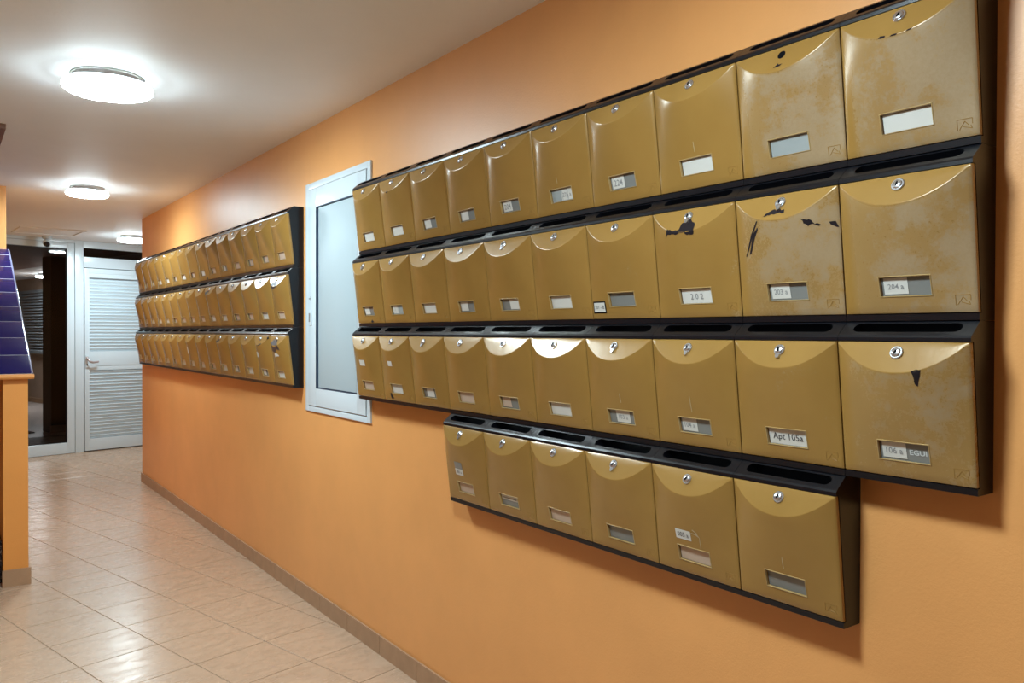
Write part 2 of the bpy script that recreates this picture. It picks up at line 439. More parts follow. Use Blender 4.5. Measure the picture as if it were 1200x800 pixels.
box('keyhole', (0.130, 0.139, -0.0285, -0.0265, 1.005, 1.028), M['keyhole'], hd)

# ------------------------------------------------------------------ passage behind the glass
def rprism(name, n0, n1, t0, t1, z0, z1, m, parent=None):
    return prism(name, [nt(n0, t0), nt(n1, t0), nt(n1, t1), nt(n0, t1)], z0, z1, m, parent)
TD = T0 + 0.06
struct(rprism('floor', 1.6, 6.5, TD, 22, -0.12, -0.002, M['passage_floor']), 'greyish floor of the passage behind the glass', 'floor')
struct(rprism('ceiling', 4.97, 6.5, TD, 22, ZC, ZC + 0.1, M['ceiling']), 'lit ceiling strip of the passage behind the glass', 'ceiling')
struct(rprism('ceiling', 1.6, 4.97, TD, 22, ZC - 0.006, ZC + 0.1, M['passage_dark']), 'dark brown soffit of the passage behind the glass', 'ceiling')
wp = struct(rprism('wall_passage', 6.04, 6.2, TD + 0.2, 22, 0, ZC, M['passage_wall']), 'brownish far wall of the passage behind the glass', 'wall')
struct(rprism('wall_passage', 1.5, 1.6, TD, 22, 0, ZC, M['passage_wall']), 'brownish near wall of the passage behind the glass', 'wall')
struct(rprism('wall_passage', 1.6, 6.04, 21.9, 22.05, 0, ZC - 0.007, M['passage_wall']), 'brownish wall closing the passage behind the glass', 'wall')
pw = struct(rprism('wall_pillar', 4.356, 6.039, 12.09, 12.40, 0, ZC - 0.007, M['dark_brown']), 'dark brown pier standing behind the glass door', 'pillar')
rprism('pier_skirting', 4.34, 6.03, 12.076, 12.09, 0, 0.10, M['skirt'], pw)
struct(rprism('baseboard_passage', 6.02, 6.04, 12.41, 21.9, 0, 0.09, M['skirt']), 'tan skirting of the passage wall', 'baseboard')
w2 = struct(empty('window_2', (*nt(6.035, 17.85), 0), TA), 'grey slatted shutter on the passage wall behind the glass', 'window')
box('frame', (-0.035, -0.002, -0.95, -0.89, 0.97, 2.22), M['shutter_grey'], w2)
box('frame', (-0.035, -0.002, 0.89, 0.95, 0.97, 2.22), M['shutter_grey'], w2)
box('frame', (-0.035, -0.002, -0.89, 0.89, 2.16, 2.22), M['shutter_grey'], w2)
box('frame', (-0.035, -0.002, -0.89, 0.89, 0.97, 1.02), M['shutter_grey'], w2)
ss = mesh_of('slat', [(-0.03, -0.89, 0), (-0.03, 0.89, 0), (-0.03, 0.89, 0.008), (-0.03, -0.89, 0.008), (-0.004, 0.89, 0.052), (-0.004, -0.89, 0.052)],
             [(0, 3, 2, 1), (3, 5, 4, 2)])
for i in range(20): obj('slat', ss, M['shutter_grey'], w2, (0, 0, 1.02 + i * 0.057))
em = empty('entrance_mat', (*nt(4.0, 11.0), 0), TA); tag(em, 'grey ribbed entrance mat behind the glass door', 'mat')
for i in range(9): box('rib', (-0.95, 0.9, -0.72 + i * 0.155, -0.72 + i * 0.155 + 0.13, -0.002, 0.014), M['mat_grey'], em, 0.003)
rm = rprism('red_mat', 3.2, 4.20, 12.25, 13.0, -0.002, 0.012, M['mat_red']); tag(rm, 'dark red floor mat in the passage behind the glass', 'mat')

# ------------------------------------------------------------------ lamps
def lamp(x, y, rad, label, L, z=ZC):
    t = empty('ceiling_lamp', (x, y, z)); tag(t, label, 'lamp', 'round white ceiling lamps')
    s = rad / 0.172
    v, f = lathe([(0, -0.0005), (0.140 * s, -0.0005), (0.140 * s, -0.006), (0.136 * s, -0.008), (0.138 * s, -0.0285), (0, -0.0285)], 48)
    obj('base', mesh_of('base', v, f, True, 40), M['lamp_base'], t)
    v, f = lathe([(0.1385 * s, -0.0290), (0.160 * s, -0.0295), (0.1685 * s, -0.034)], 48)
    obj('top_plate', mesh_of('top_plate', v, f, True, 60), M['white'], t)
    v, f = lathe([(0.1685 * s, -0.034), (0.172 * s, -0.043), (0.170 * s, -0.054)], 48)
    obj('diffuser_rim', mesh_of('diffuser_rim', v, f, True, 60), m_lamp('lit_rim', L * RIM_L / LAMP_L), t)
    v, f = lathe([(0.170 * s, -0.054), (0.160 * s, -0.063), (0.12 * s, -0.0690), (0.06 * s, -0.0715), (0, -0.072)], 48)
    obj('diffuser', mesh_of('diffuser', v, f, True, 60), m_lamp('lit_diffuser', L), t)
    return t
lamp(0.585, 3.70, 0.172, 'large lit round ceiling lamp facing the white hatch', LAMP_L)
lamp(0.905, 6.60, 0.142, 'lit round ceiling lamp facing the three-row mailbox bank', LAMP_L)
lamp(1.765, 9.66, 0.150, 'lit round ceiling lamp in front of the louvred door', LAMP_L)
lamp(0.42, 1.08, 0.172, 'lit round ceiling lamp facing the four-row mailbox bank', LAMP_L)
lamp(1.63, 17.0, 0.15, 'lit round ceiling lamp in the passage behind the glass', 420.0)

# ------------------------------------------------------------------ ceiling fittings
ch = empty('ceiling_hatch', (0.97, 9.72, ZC), R(4)); tag(ch, 'flat off-white access hatch set in the ceiling before the glass door', 'hatch')
for b in ((-0.30, 0.30, -0.30, -0.27), (-0.30, 0.30, 0.27, 0.30), (-0.30, -0.27, -0.27, 0.27), (0.27, 0.30, -0.27, 0.27)):
    box('frame', (*b, -0.012, 0.0), M['ceiling'], ch, 0.002)
box('panel', (-0.262, 0.262, -0.262, 0.262, -0.006, 0.0), M['ceiling'], ch, 0.001)
sc_ = empty('security_camera', (1.01, 10.27, ZC)); tag(sc_, 'small white turret security camera on the ceiling above the glass door', 'camera')
v, f = lathe([(0, 0), (0.052, 0), (0.052, -0.014), (0.040, -0.030), (0.0, -0.032)], 28)
obj('base', mesh_of('base', v, f, True, 40), M['white'], sc_)
v, f = lathe([(0, 0.046)] + [(0.046 * math.sin(k * math.pi / 12), 0.046 * math.cos(k * math.pi / 12)) for k in range(1, 10)] + [(0.031, -0.034), (0, -0.034)], 24)
ball = obj('ball', mesh_of('ball', v, f, True, 40), M['white'], sc_, (0, 0, -0.072)); ball.rotation_euler = (R(-62), 0, R(-10))
v, f = lathe([(0, -0.0342), (0.031, -0.0342), (0.030, -0.043), (0.020, -0.050), (0, -0.053)], 24)
obj('lens', mesh_of('lens', v, f, True, 40), mat('black_lens', (0.008, 0.01, 0.02), 0.08), ball)
wd = box('wooden_board', (-1.15, 0.295, 4.84, YL0 - 0.01, ZC - 0.026, ZC), M['wood'], None, 0.002); tag(wd, 'brown wooden board fixed to the ceiling above the blue tiled ledge', 'board')

# ------------------------------------------------------------------ ledge with sloping blue tiles
LY0, LZ0, LY1, LZ1, LX = 5.17, 1.172, YL0, 2.0, 0.442
sl_len = math.hypot(LY1 - LY0, LZ1 - LZ0); sd = ((LY1 - LY0) / sl_len, (LZ1 - LZ0) / sl_len); sn = (-sd[1], sd[0])
lg = empty('tiled_ledge', (0, LY0, 0)); tag(lg, 'orange masonry ledge with sloping cobalt blue tiled top', 'ledge')
def xprism(name, prof, x0, x1, m, parent, bev=0):
    bm = bmesh.new()
    A = [bm.verts.new((x0, y - LY0, z)) for y, z in prof]; B = [bm.verts.new((x1, y - LY0, z)) for y, z in prof]
    n = len(prof); bm.faces.new(A); bm.faces.new(B[::-1])
    for i in range(n): bm.faces.new((A[i], B[i], B[(i + 1) % n], A[(i + 1) % n])[::-1])
    bmesh.ops.recalc_face_normals(bm, faces=bm.faces)
    if bev: bmesh.ops.bevel(bm, geom=list(bm.edges), offset=bev, segments=2, affect='EDGES')
    return obj(name, bm_mesh(bm, name), m, parent)
yE = LY1 - 0.001
zs = lambda y: LZ0 + (y - LY0) * (LZ1 - LZ0) / (LY1 - LY0)
xprism('slab', [(LY0 + 0.004, LZ0 - 0.0007), (yE, zs(yE) - 0.0007), (yE, zs(yE) - 0.06), (LY0 + 0.10, zs(LY0 + 0.10) - 0.075), (LY0 + 0.012, 1.143)], -1.15, 0.4315, M['blue_grout'], lg)
xprism('moulding', [(LY0 - 0.010, LZ0 - 0.006), (LY0 + 0.010, LZ0 - 0.004), (LY0 + 0.010, 1.140), (LY0 - 0.004, 1.140), (LY0 - 0.012, 1.152)], -1.15, 0.444, M['orange_far'], lg, 0.002)
xprism('pier', [(5.20, 0), (yE, 0), (yE, zs(yE) - 0.062), (LY0 + 0.10, zs(LY0 + 0.10) - 0.077), (5.20, 1.139)], 0.298, 0.4165, M['orange_far'], lg)
xprism('recess_wall', [(5.75, 0), (yE, 0), (yE, zs(yE) - 0.062), (5.75, zs(5.75) - 0.062)], -1.15, 0.2975, M['orange_far'], lg)
b0 = xprism('base_tile', [(5.19, 0), (5.1995, 0), (5.1995, 0.092), (5.19, 0.092)], 0.292, 0.4285, M['skirt'], lg)
xprism('base_tile', [(5.1995, 0), (5.70, 0), (5.70, 0.092), (5.1995, 0.092)], 0.4170, 0.4285, M['skirt'], lg)
xprism('base_tile', [(5.702, 0), (6.30, 0), (6.30, 0.092), (5.702, 0.092)], 0.4170, 0.4285, M['skirt'], lg)
tw, pitch_t = 0.2185, 0.2265
bm = bmesh.new(); box_bm(bm, -tw, 0, 0, tw, -0.0035, 0, 0.0008); btm = bm_mesh(bm, 'blue_tile', True, 30)
rot = math.atan2(sd[1], sd[0])
for r in range(8):
    ln = tw if r < 7 else tw
    for c in range(7):
        s0_ = r * pitch_t + 0.002
        me_ = btm
        o = obj('blue_tile', me_, M['bluetile'], lg, (LX - 0.011 - c * pitch_t, sd[0] * s0_, LZ0 + sd[1] * s0_)); o.rotation_euler = (rot, 0, 0)
rest = sl_len - 8 * pitch_t - 0.006
bm = bmesh.new(); box_bm(bm, -tw, 0, 0, rest, -0.0035, 0, 0.0008); btm2 = bm_mesh(bm, 'blue_tile', True, 30)
for c in range(7):
    s0_ = 8 * pitch_t + 0.002
    o = obj('blue_tile', btm2, M['bluetile'], lg, (LX - 0.011 - c * pitch_t, sd[0] * s0_, LZ0 + sd[1] * s0_)); o.rotation_euler = (rot, 0, 0)
v, f = [], []
K = 8
for s_ in (0.0, sl_len - 0.004):
    for q in range(K + 1):
        an = math.pi / 2 * q / K
        x_, n_ = LX - 0.010 + 0.010 * math.sin(an), -0.010 + 0.010 * math.cos(an)
        v.append((x_, sd[0] * s_ + sn[0] * n_, LZ0 + sd[1] * s_ + sn[1] * n_))
f = [(q, K + 1 + q, K + 2 + q, q + 1)[::-1] for q in range(K)]
obj('edge_trim', mesh_of('edge_trim', v, f, True), M['blue_trim'], lg)
st = box('granite_block', (-0.70, 0.2965, 5.30, 5.74, 0, 0.235), M['stone'], None, 0.004); tag(st, 'black speckled granite block in the recess under the blue tiled ledge', 'block')

# ------------------------------------------------------------------ white hatch between the banks (local: x across, -y outwards)
hc = (3.276 + 4.043) / 2
ha = empty('wall_hatch', (XW, hc, 0), R(-90)); tag(ha, 'white metal hatch door set in the orange wall between the mailbox banks', 'hatch')
def hx(s): return hc - s
zA, zB_, xa, xb = 0.9974, 2.1656, hx(4.043), hx(3.2755)
for b in ((xa, hx(4.000), zA, zB_), (hx(3.310), xb, zA, zB_), (hx(4.000), hx(3.310), zA, 1.024), (hx(4.000), hx(3.310), 2.135, zB_)):
    box('outer_frame', (b[0], b[1], -0.009, 0, b[2], b[3]), M['white'], ha, 0.0015)
lx0, lx1, lz0, lz1 = hx(3.996), hx(3.3135), 1.029, 2.131
px0, px1, pz0, pz1 = hx(3.897), hx(3.405), 1.118, 2.036
leaf = box('leaf', (lx0, lx1, -0.0035, 0, lz0, lz1), M['gap'], ha)
tag(leaf, 'dark navy seal behind the hatch leaf')
for b in ((lx0 + 0.001, px0, lz0, lz1), (px1, lx1 - 0.001, lz0, lz1), (px0, px1, lz0, pz0), (px0, px1, pz1, lz1)):
    box('leaf_frame', (b[0], b[1], -0.013, -0.0035, b[2], b[3]), M['white'], ha, 0.0012)
box('panel', (px0 + 0.020, px1 - 0.006, -0.0065, -0.0035, pz0 + 0.007, pz1 - 0.008), M['white_panel'], ha, 0.0008)
for b in ((px0, px0 + 0.004, pz0, pz1), (px1 - 0.004, px1, pz0, pz1), (px0 + 0.004, px1 - 0.004, pz0, pz0 + 0.004), (px0 + 0.004, px1 - 0.004, pz1 - 0.005, pz1)):
    box('seal', (b[0], b[1], -0.0125, -0.0035, b[2], b[3]), M['gap'], ha)
lt = box('latch', (hx(3.985), hx(3.945), -0.0165, -0.013, 1.437, 1.515), M['white'], ha, 0.0012)
box('latch_slot', (hx(3.982), hx(3.962), -0.0172, -0.0163, 1.455, 1.500), M['ink_grey'], lt)
box('latch_mark', (hx(3.988), hx(3.960), -0.0138, -0.0128, 1.571, 1.578), M['ink_grey'], ha)
box('latch_mark', (hx(3.966), hx(3.960), -0.0138, -0.0128, 1.562, 1.587), M['ink_grey'], ha)

# ------------------------------------------------------------------ mailboxes
BW, BH = 0.26, 0.3167
def body_mesh():
    hx_ = BW / 2 - 0.0004
    prof = [(0.0, 0.0), (0.0575, 0.0), (0.0585, 0.0125), (0.050, 0.0128), (0.079, 0.2768), (0.0895, 0.2775), (0.0893, 0.2845), (0.086, 0.2890), (0.0545, 0.3160), (0.0, 0.3160)]
    bm = bmesh.new()
    L_ = [bm.verts.new((-hx_, -p, z)) for p, z in prof]; R_ = [bm.verts.new((hx_, -p, z)) for p, z in prof]
    n = len(prof)
    bm.faces.new(L_[::-1]); bm.faces.new(R_)
    slot_i = 7
    for i in range(n):
        if i == slot_i: continue
        j = (i + 1) % n
        bm.faces.new((L_[i], L_[j], R_[j], R_[i]))
    # sloping face with a stadium slot
    a_, b_ = Vector((0, -prof[7][0], prof[7][1])), Vector((0, -prof[8][0], prof[8][1]))
    d = (b_ - a_); ln = d.length; d.normalize()
    inw = Vector((0, 0.03, -0.03))
    mid, rr, hw = ln * 0.53, 0.0125, 0.106
    ring = []
    for k in range(9): an = -math.pi / 2 + math.pi * k / 8; ring.append((hw - rr + rr * math.cos(an), mid + rr * math.sin(an)))
    for k in range(9): an = math.pi / 2 + math.pi * k / 8; ring.append((-(hw - rr) + rr * math.cos(an), mid + rr * math.sin(an)))
    top = [bm.verts.new(Vector((x, 0, 0)) + a_ + d * s) for x, s in ring]
    low = [bm.verts.new(Vector((x, 0, 0)) + a_ + d * s + inw) for x, s in ring]
    nr = len(ring)
    for i in range(nr): bm.faces.new((top[i], top[(i + 1) % nr], low[(i + 1) % nr], low[i]))
    bm.faces.new(low)
    es = []
    for i in range(nr):
        es.append(bm.edges.get((top[i], top[(i + 1) % nr])))
    for p_, q_ in ((L_[7], L_[8]), (L_[8], R_[8]), (R_[8], R_[7]), (R_[7], L_[7])):
        e = bm.edges.get((p_, q_)) or bm.edges.new((p_, q_)); es.append(e)
    bmesh.ops.triangle_fill(bm, edges=es, use_beauty=True)
    bmesh.ops.recalc_face_normals(bm, faces=bm.faces)
    return bm_mesh(bm, 'body')
def arc_z(x): return ZT - max(DARC * gprof(x), 0.006)
WX, WZ0, WZ1 = 0.0495, 0.0475, 0.0835
def door_mesh():
    us = [-1, -0.985, -0.94, -0.86, -0.74, -0.6, -0.48, -WX / HW, -0.25, -0.12, 0, 0.12, 0.25, WX / HW, 0.48, 0.6, 0.74, 0.86, 0.94, 0.985, 1]
    v, f, grid = [], [], []
    for u in us:
        x = u * HW; az = arc_z(x); col = []
        zs_ = [ZB, ZB + 0.0025, 0.030, WZ0, 0.0655, WZ1] + [WZ1 + (az - 0.0016 - WZ1) * k for k in (0.16, 0.33, 0.5, 0.67, 0.84, 0.95, 1)] + [az, az + 0.0014] + [az + 0.0014 + (ZT - az - 0.0014) * k for k in (0.3, 0.6, 0.9, 1)]
        for z in zs_:
            p = surf(x, z)
            if abs(u) == 1: p -= 0.0014
            if z in (ZB, ZT): p -= 0.001
            col.append(len(v)); v.append((x, -p, z))
        grid.append(col)
    nr = len(grid[0]); i0, i1 = us.index(-WX / HW), us.index(WX / HW)
    for i in range(len(us) - 1):
        for j in range(nr - 1):
            if i0 <= i < i1 and 3 <= j < 5: continue
            f.append((grid[i][j], grid[i + 1][j], grid[i + 1][j + 1], grid[i][j + 1]))
    def skirt(loop, dep):
        nb = []
        for k in loop: nb.append(len(v)); v.append((v[k][0], v[k][1] + dep, v[k][2]))
        for k in range(len(loop)):
            l2 = (k + 1) % len(loop)
            f.append((loop[k], nb[k], nb[l2], loop[l2]))
    outer = [g_[0] for g_ in grid] + grid[-1][1:] + [g_[-1] for g_ in grid[-2::-1]] + grid[0][-2:0:-1]
    skirt(outer, 0.0085)
    hole = [grid[i][3] for i in range(i0, i1 + 1)] + [grid[i1][4]] + [grid[i][5] for i in range(i1, i0 - 1, -1)] + [grid[i0][4]]
    skirt(hole[::-1], 0.0072)
    return mesh_of('door', v, f, True, 38)
def quad_on(fn, x0, x1, z0, z1, nx, nz, name):
    v = [fn(x0 + (x1 - x0) * i / nx, z0 + (z1 - z0) * j / nz) for j in range(nz + 1) for i in range(nx + 1)]
    f = [(j * (nx + 1) + i, j * (nx + 1) + i + 1, (j + 1) * (nx + 1) + i + 1, (j + 1) * (nx + 1) + i) for j in range(nz) for i in range(nx)]
    return mesh_of(name, v, f)
def in_card(off): return lambda x, z: (x, -(surf(x, z) - 0.0066 + off), z)
def on_door(off): return lambda x, z: (x, -(surf(x, z) + off), z)
RJ = random.Random(11)
def ragged(poly):
    out = []
    per = sum(math.dist(poly[i], poly[i - 1]) for i in range(len(poly)))
    if area(poly) / per < 0.0030: return poly
    for i, p in enumerate(poly):
        q = poly[(i + 1) % len(poly)]; L = math.hypot(q[0] - p[0], q[1] - p[1]); n = min(4, int(L / 0.006)) + 1
        for k in range(n):
            t = k / n; j_ = min(0.0022, L * 0.14) if k else 0.0
            out.append((p[0] + (q[0] - p[0]) * t + RJ.uniform(-j_, j_), p[1] + (q[1] - p[1]) * t + RJ.uniform(-j_, j_)))
    return out
def drape(poly, off, name):
    bm = bmesh.new(); vs_ = [bm.verts.new((x, 0, z)) for x, z in poly]
    fc = bm.faces.new(vs_); bmesh.ops.triangulate(bm, faces=[fc])
    bmesh.ops.subdivide_edges(bm, edges=list(bm.edges), cuts=5, use_grid_fill=True)
    bmesh.ops.triangulate(bm, faces=list(bm.faces))
    for q in bm.verts: q.co.y = -(surf(q.co.x, q.co.z) + off)
    bm.normal_update()
    for fc in bm.faces:
        if fc.normal.y > 0: fc.normal_flip()
    return bm_mesh(bm, name)
def text_mesh(txt, fn, cx, cz, width, height=None, bold=0.008):
    cu = bpy.data.curves.new('t', 'FONT'); cu.body = txt; cu.align_x = 'CENTER'; cu.align_y = 'CENTER'; cu.resolution_u = 2; cu.offset = bold
    to = bpy.data.objects.new('t', cu); C.objects.link(to)
    bpy.context.view_layer.update()
    me = bpy.data.meshes.new_from_object(to.evaluated_get(bpy.context.evaluated_depsgraph_get()))
    bpy.data.objects.remove(to); bpy.data.curves.remove(cu)
    xs = [q.co.x for q in me.vertices]; ys = [q.co.y for q in me.vertices]
    mx, my = (max(xs) + min(xs)) / 2, (max(ys) + min(ys)) / 2
    s = width / (max(xs) - min(xs)); sy = s if height is None else height / (max(ys) - min(ys))
    for q in me.vertices: q.co = Vector(fn(cx + (q.co.x - mx) * s, cz + (q.co.y - my) * sy))
    me.name = 'lettering'
    return me
def mark_mesh():
    segs = [((0.091, 0.046), (0.117, 0.046)), ((0.091, 0.027), (0.091, 0.046)), ((0.117, 0.036), (0.117, 0.046)),
            ((0.094, 0.028), (0.104, 0.042)), ((0.104, 0.042), (0.111, 0.034)), ((0.101, 0.033), (0.116, 0.028)), ((0.116, 0.028), (0.114, 0.034))]
    v, f = [], []
    for (x0, z0), (x1, z1) in segs:
        d = Vector((x1 - x0, z1 - z0)).normalized() * 0.0007; nx, nz = -d.y, d.x
        k = len(v)
        for x, z in ((x0 + nx, z0 + nz), (x1 + nx, z1 + nz), (x1 - nx, z1 - nz), (x0 - nx, z0 - nz)):
            v.append((x, -(surf(x, z) - 0.0003), z))
        for x, z in ((x0 + nx * .5, z0 + nz * .5), (x1 + nx * .5, z1 + nz * .5), (x1 - nx * .5, z1 - nz * .5), (x0 - nx * .5, z0 - nz * .5)):
            v.append((x, -(surf(x, z) + 0.0006), z))
        f += [(k + 4, k + 5, k + 6, k + 7)[::-1], (k, k + 1, k + 5, k + 4)[::-1], (k + 1, k + 2, k + 6, k + 5)[::-1], (k + 2, k + 3, k + 7, k + 6)[::-1], (k + 3, k, k + 4, k + 7)[::-1]]
    return mesh_of('maker_mark', v, f)
LTILT = math.atan(KCUT)
def lock_mesh(cover):
    v, f = lathe([(0.0130, -0.001), (0.0130, 0.0022), (0.0118, 0.0036), (0.0096, 0.0036), (0.0090, 0.0052), (0.0076, 0.0062), (0, 0.0066)], 20)
    if cover:
        k = len(v); pts = [(-0.0062, -0.006), (0.0062, -0.006), (0.0052, -0.0165), (0.0025, -0.0190), (-0.0025, -0.0190), (-0.0052, -0.0165)]
        n = len(pts)
        v += [(x, y, 0.0005) for x, y in pts] + [(x * 0.85, y, 0.0052) for x, y in pts]
        f += [tuple(range(k + n, k + 2 * n))] + [(k + i, k + (i + 1) % n, k + n + (i + 1) % n, k + n + i) for i in range(n)]
    me = mesh_of('lock', v, f, True, 35)
    return me
def keyhole_mesh():
    v, f = [], []
    n = 10
    for z in (0.0060, 0.0069):
        v += [(0.0024 * math.cos(2 * math.pi * i / n), 0.0050 * math.sin(2 * math.pi * i / n), z) for i in range(n)]
    f = [tuple(range(n, 2 * n))] + [(i, (i + 1) % n, n + (i + 1) % n, n + i) for i in range(n)]
    return mesh_of('keyhole', v, f)
BODY, DOOR, MARK, LOCK, LOCK2, KEYH = body_mesh(), door_mesh(), mark_mesh(), lock_mesh(False), lock_mesh(True), keyhole_mesh()
PLATE = quad_on(in_card(0), -WX, WX, WZ0, WZ1, 4, 2, 'card_plate')
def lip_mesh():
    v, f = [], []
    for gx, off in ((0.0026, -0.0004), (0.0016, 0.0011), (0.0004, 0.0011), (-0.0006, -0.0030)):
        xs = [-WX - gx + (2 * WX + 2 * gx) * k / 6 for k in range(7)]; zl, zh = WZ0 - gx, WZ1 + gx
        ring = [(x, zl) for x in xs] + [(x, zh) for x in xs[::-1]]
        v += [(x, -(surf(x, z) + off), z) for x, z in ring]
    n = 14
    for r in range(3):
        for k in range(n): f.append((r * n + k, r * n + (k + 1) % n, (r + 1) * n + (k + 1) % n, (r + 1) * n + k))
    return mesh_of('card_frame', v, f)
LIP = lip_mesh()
M['lip'] = mat('gold_lip_highlight', (0.40, 0.27, 0.11), 0.3)  # lighter than the door gold: the lip's highlight is painted into its colour
LZ = ZT - 0.0205
CARDS = {}
def card_mesh(kind):
    if kind not in CARDS:
        x0, x1, z0, z1 = dict(full=(-0.0475, 0.0475, WZ0 + 0.001, WZ1 - 0.001), left=(-0.0440, 0.004, WZ0 + 0.004, WZ1 - 0.001), right=(-0.004, 0.0445, WZ0 + 0.003, WZ1 - 0.001),
                              mid=(-0.022, 0.030, WZ0 + 0.003, WZ1 - 0.001), top=(-0.0475, 0.0475, WZ1 - 0.017, WZ1 - 0.002), frost=(-0.0475, 0.0475, WZ0 + 0.001, WZ1 - 0.001))[kind]
        CARDS[kind] = ((x0, x1, z0, z1), quad_on(in_card(0.0010), x0, x1, z0, z1, 4, 2, 'name_card'))
    return CARDS[kind]
def mm(me, m):                      # a mesh copy that carries another material
    me = me.copy(); me.materials.clear(); me.materials.append(m); return me
CM = {}
def card_with(kind, matname):
    if (kind, matname) not in CM: CM[(kind, matname)] = mm(card_mesh(kind)[1], M[matname])
    return CM[(kind, matname)]
ORD = ['first', 'second', 'third', 'fourth', 'fifth', 'sixth', 'seventh', 'eighth', 'ninth', 'tenth', 'eleventh', 'twelfth', 'thirteenth', 'fourteenth', 'fifteenth']
Z3 = CAM_H - 0.2906
def mailbox(s, row, label, group, wear=0.0, cards=(('full', 'paper', None),), lock='plain', stickers=(), chips=(), mark=True):
    t = empty('mailbox', (XW, s, Z3 + (3 - row) * BH), R(-90)); tag(t, label, 'mailbox', group)
    obj('body', BODY, M['black'], t)
    d = obj('door', DOOR, M['gold'], t); d['wear'] = float(wear)
    obj('card_plate', PLATE, M['plate'], t)
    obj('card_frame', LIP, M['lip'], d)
    if mark: obj('maker_mark', MARK, M['gold'], d)['wear'] = 0.0
    for kind, mt, txt in cards:
        c = obj('name_card', card_with(kind, mt), None, t)
        if txt:
            (x0, x1, z0, z1), _ = card_mesh(kind)
            tx, ink, wd_ = txt
            obj('lettering', text_mesh(tx, in_card(0.0014), (x0 + x1) / 2, (z0 + z1) / 2 - 0.001, (x1 - x0) * wd_), M[ink], c)
    lp = (0, -(0.090 + KCUT * 0.0205), LZ)
    if lock in ('plain', 'cover'):
        l_ = obj('lock', LOCK if lock == 'plain' else LOCK2, M['chrome'], t, lp)
        l_.rotation_euler = (R(90) - LTILT, 0, 0)
        k_ = obj('keyhole', KEYH, M['keyhole'], l_); k_.rotation_euler = (0, 0, random.uniform(-0.5, 0.3))
    elif lock == 'missing':
        n = 16
        me = mesh_of('lock_hole', [(0.0095 * math.cos(2 * math.pi * i / n), 0.0095 * math.sin(2 * math.pi * i / n), 0.0004) for i in range(n)], [tuple(range(n))])
        l_ = obj('lock_hole', me, M['keyhole'], t, lp); l_.rotation_euler = (R(90) - LTILT, 0, 0)
        tag(l_, 'empty black hole where the lock is missing')
    for q_, (x0, x1, z0, z1, mt, txt) in enumerate(stickers):
        s_ = obj('sticker', quad_on(on_door(0.0006 + 0.0005 * q_), x0, x1, z0, z1, 5, 4, 'sticker'), M[mt], t)
        if txt: obj('lettering', text_mesh(txt[0], on_door(0.0010 + 0.0005 * q_), (x0 + x1) / 2, (z0 + z1) / 2, (x1 - x0) * txt[2]), M[txt[1]], s_)
    for mt, poly in chips:
        obj('paint_chip' if mt != 'scratch' else 'scratch', drape(ragged(poly) if mt != 'scratch' else poly, 0.0005, 'paint_chip'), M[mt], d)
    return t

# --- four-row bank: k counts from the white hatch
PA = 'paper'
cards4 = {
 (1, 0): [('full', PA, None)], (1, 1): [('full', PA, None)], (1, 2): [('left', PA, None)], (1, 3): [('left', PA, None)],
 (1, 4): [('left', PA, ('204', 'ink_grey', 0.7))], (1, 5): [('frost', 'paper_blue', None), ('right', PA, ('225 a', 'ink_grey', 0.75))], (1, 6): [('left', PA, ('224', 'ink_grey', 0.7))],
 (1, 7): [('full', PA, None)], (1, 8): [('frost', 'paper_blue', None)], (1, 9): [('full', PA, None)],
 (2, 0): [('left', PA, None)], (2, 1): [('frost', 'paper_blue', None), ('left', PA, None)], (2, 2): [('full', PA, None)], (2, 3): [('left', PA, None)],
 (2, 4): [('right', PA, None)], (2, 5): [('full', PA, None)], (2, 6): [], (2, 7): [('full', PA, ('2 0 2', 'ink_grey', 0.42))],
 (2, 8): [('left', PA, ('203 a', 'ink_grey', 0.72))], (2, 9): [('left', PA, ('204 a', 'ink_grey', 0.66))],
 (3, 0): [('full', 'paper_pink', None)], (3, 1): [('full', PA, None)], (3, 2): [('mid', PA, None)], (3, 3): [('full', 'paper_pink', None)],
 (3, 4): [('left', 'paper_pink', None)], (3, 5): [('full', PA, None)], (3, 6): [('mid', PA, ('103 a', 'ink_grey', 0.66))], (3, 7): [('left', PA, ('104 a', 'ink_grey', 0.7))],
 (3, 8): [('full', PA, ('Apt 105a', 'ink', 0.8))], (3, 9): [('left', PA, ('106 a', 'ink_grey', 0.7)), ],
 (4, 3): [('full', 'paper_pink', None)], (4, 4): [('top', PA, None)], (4, 5): [('full', 'paper_pink', None)], (4, 6): [], (4, 7): [('full', 'paper_pink', None)], (4, 8): [],
}
wear4 = {(1, 9): 0.95, (1, 8): 0.85, (1, 7): 0.12, (1, 6): 0.08, (2, 9): 0.85, (2, 8): 0.80, (2, 7): 0.45, (2, 6): 0.35, (2, 5): 0.15, (3, 9): 0.72, (3, 8): 0.40, (3, 7): 0.25, (3, 6): 0.18, (4, 8): 0.05}
CH = 'chip'
M['scratch'] = mat('pale_scratch', (0.42, 0.33, 0.20), 0.45)
SV = lambda x, z0, z1: ('scratch', [(x - .0006, z0), (x + .0008, z0), (x + .0004, (z0 + z1) / 2), (x + .0010, z1), (x - .0005, z1), (x - .0010, (z0 + z1) / 2)])
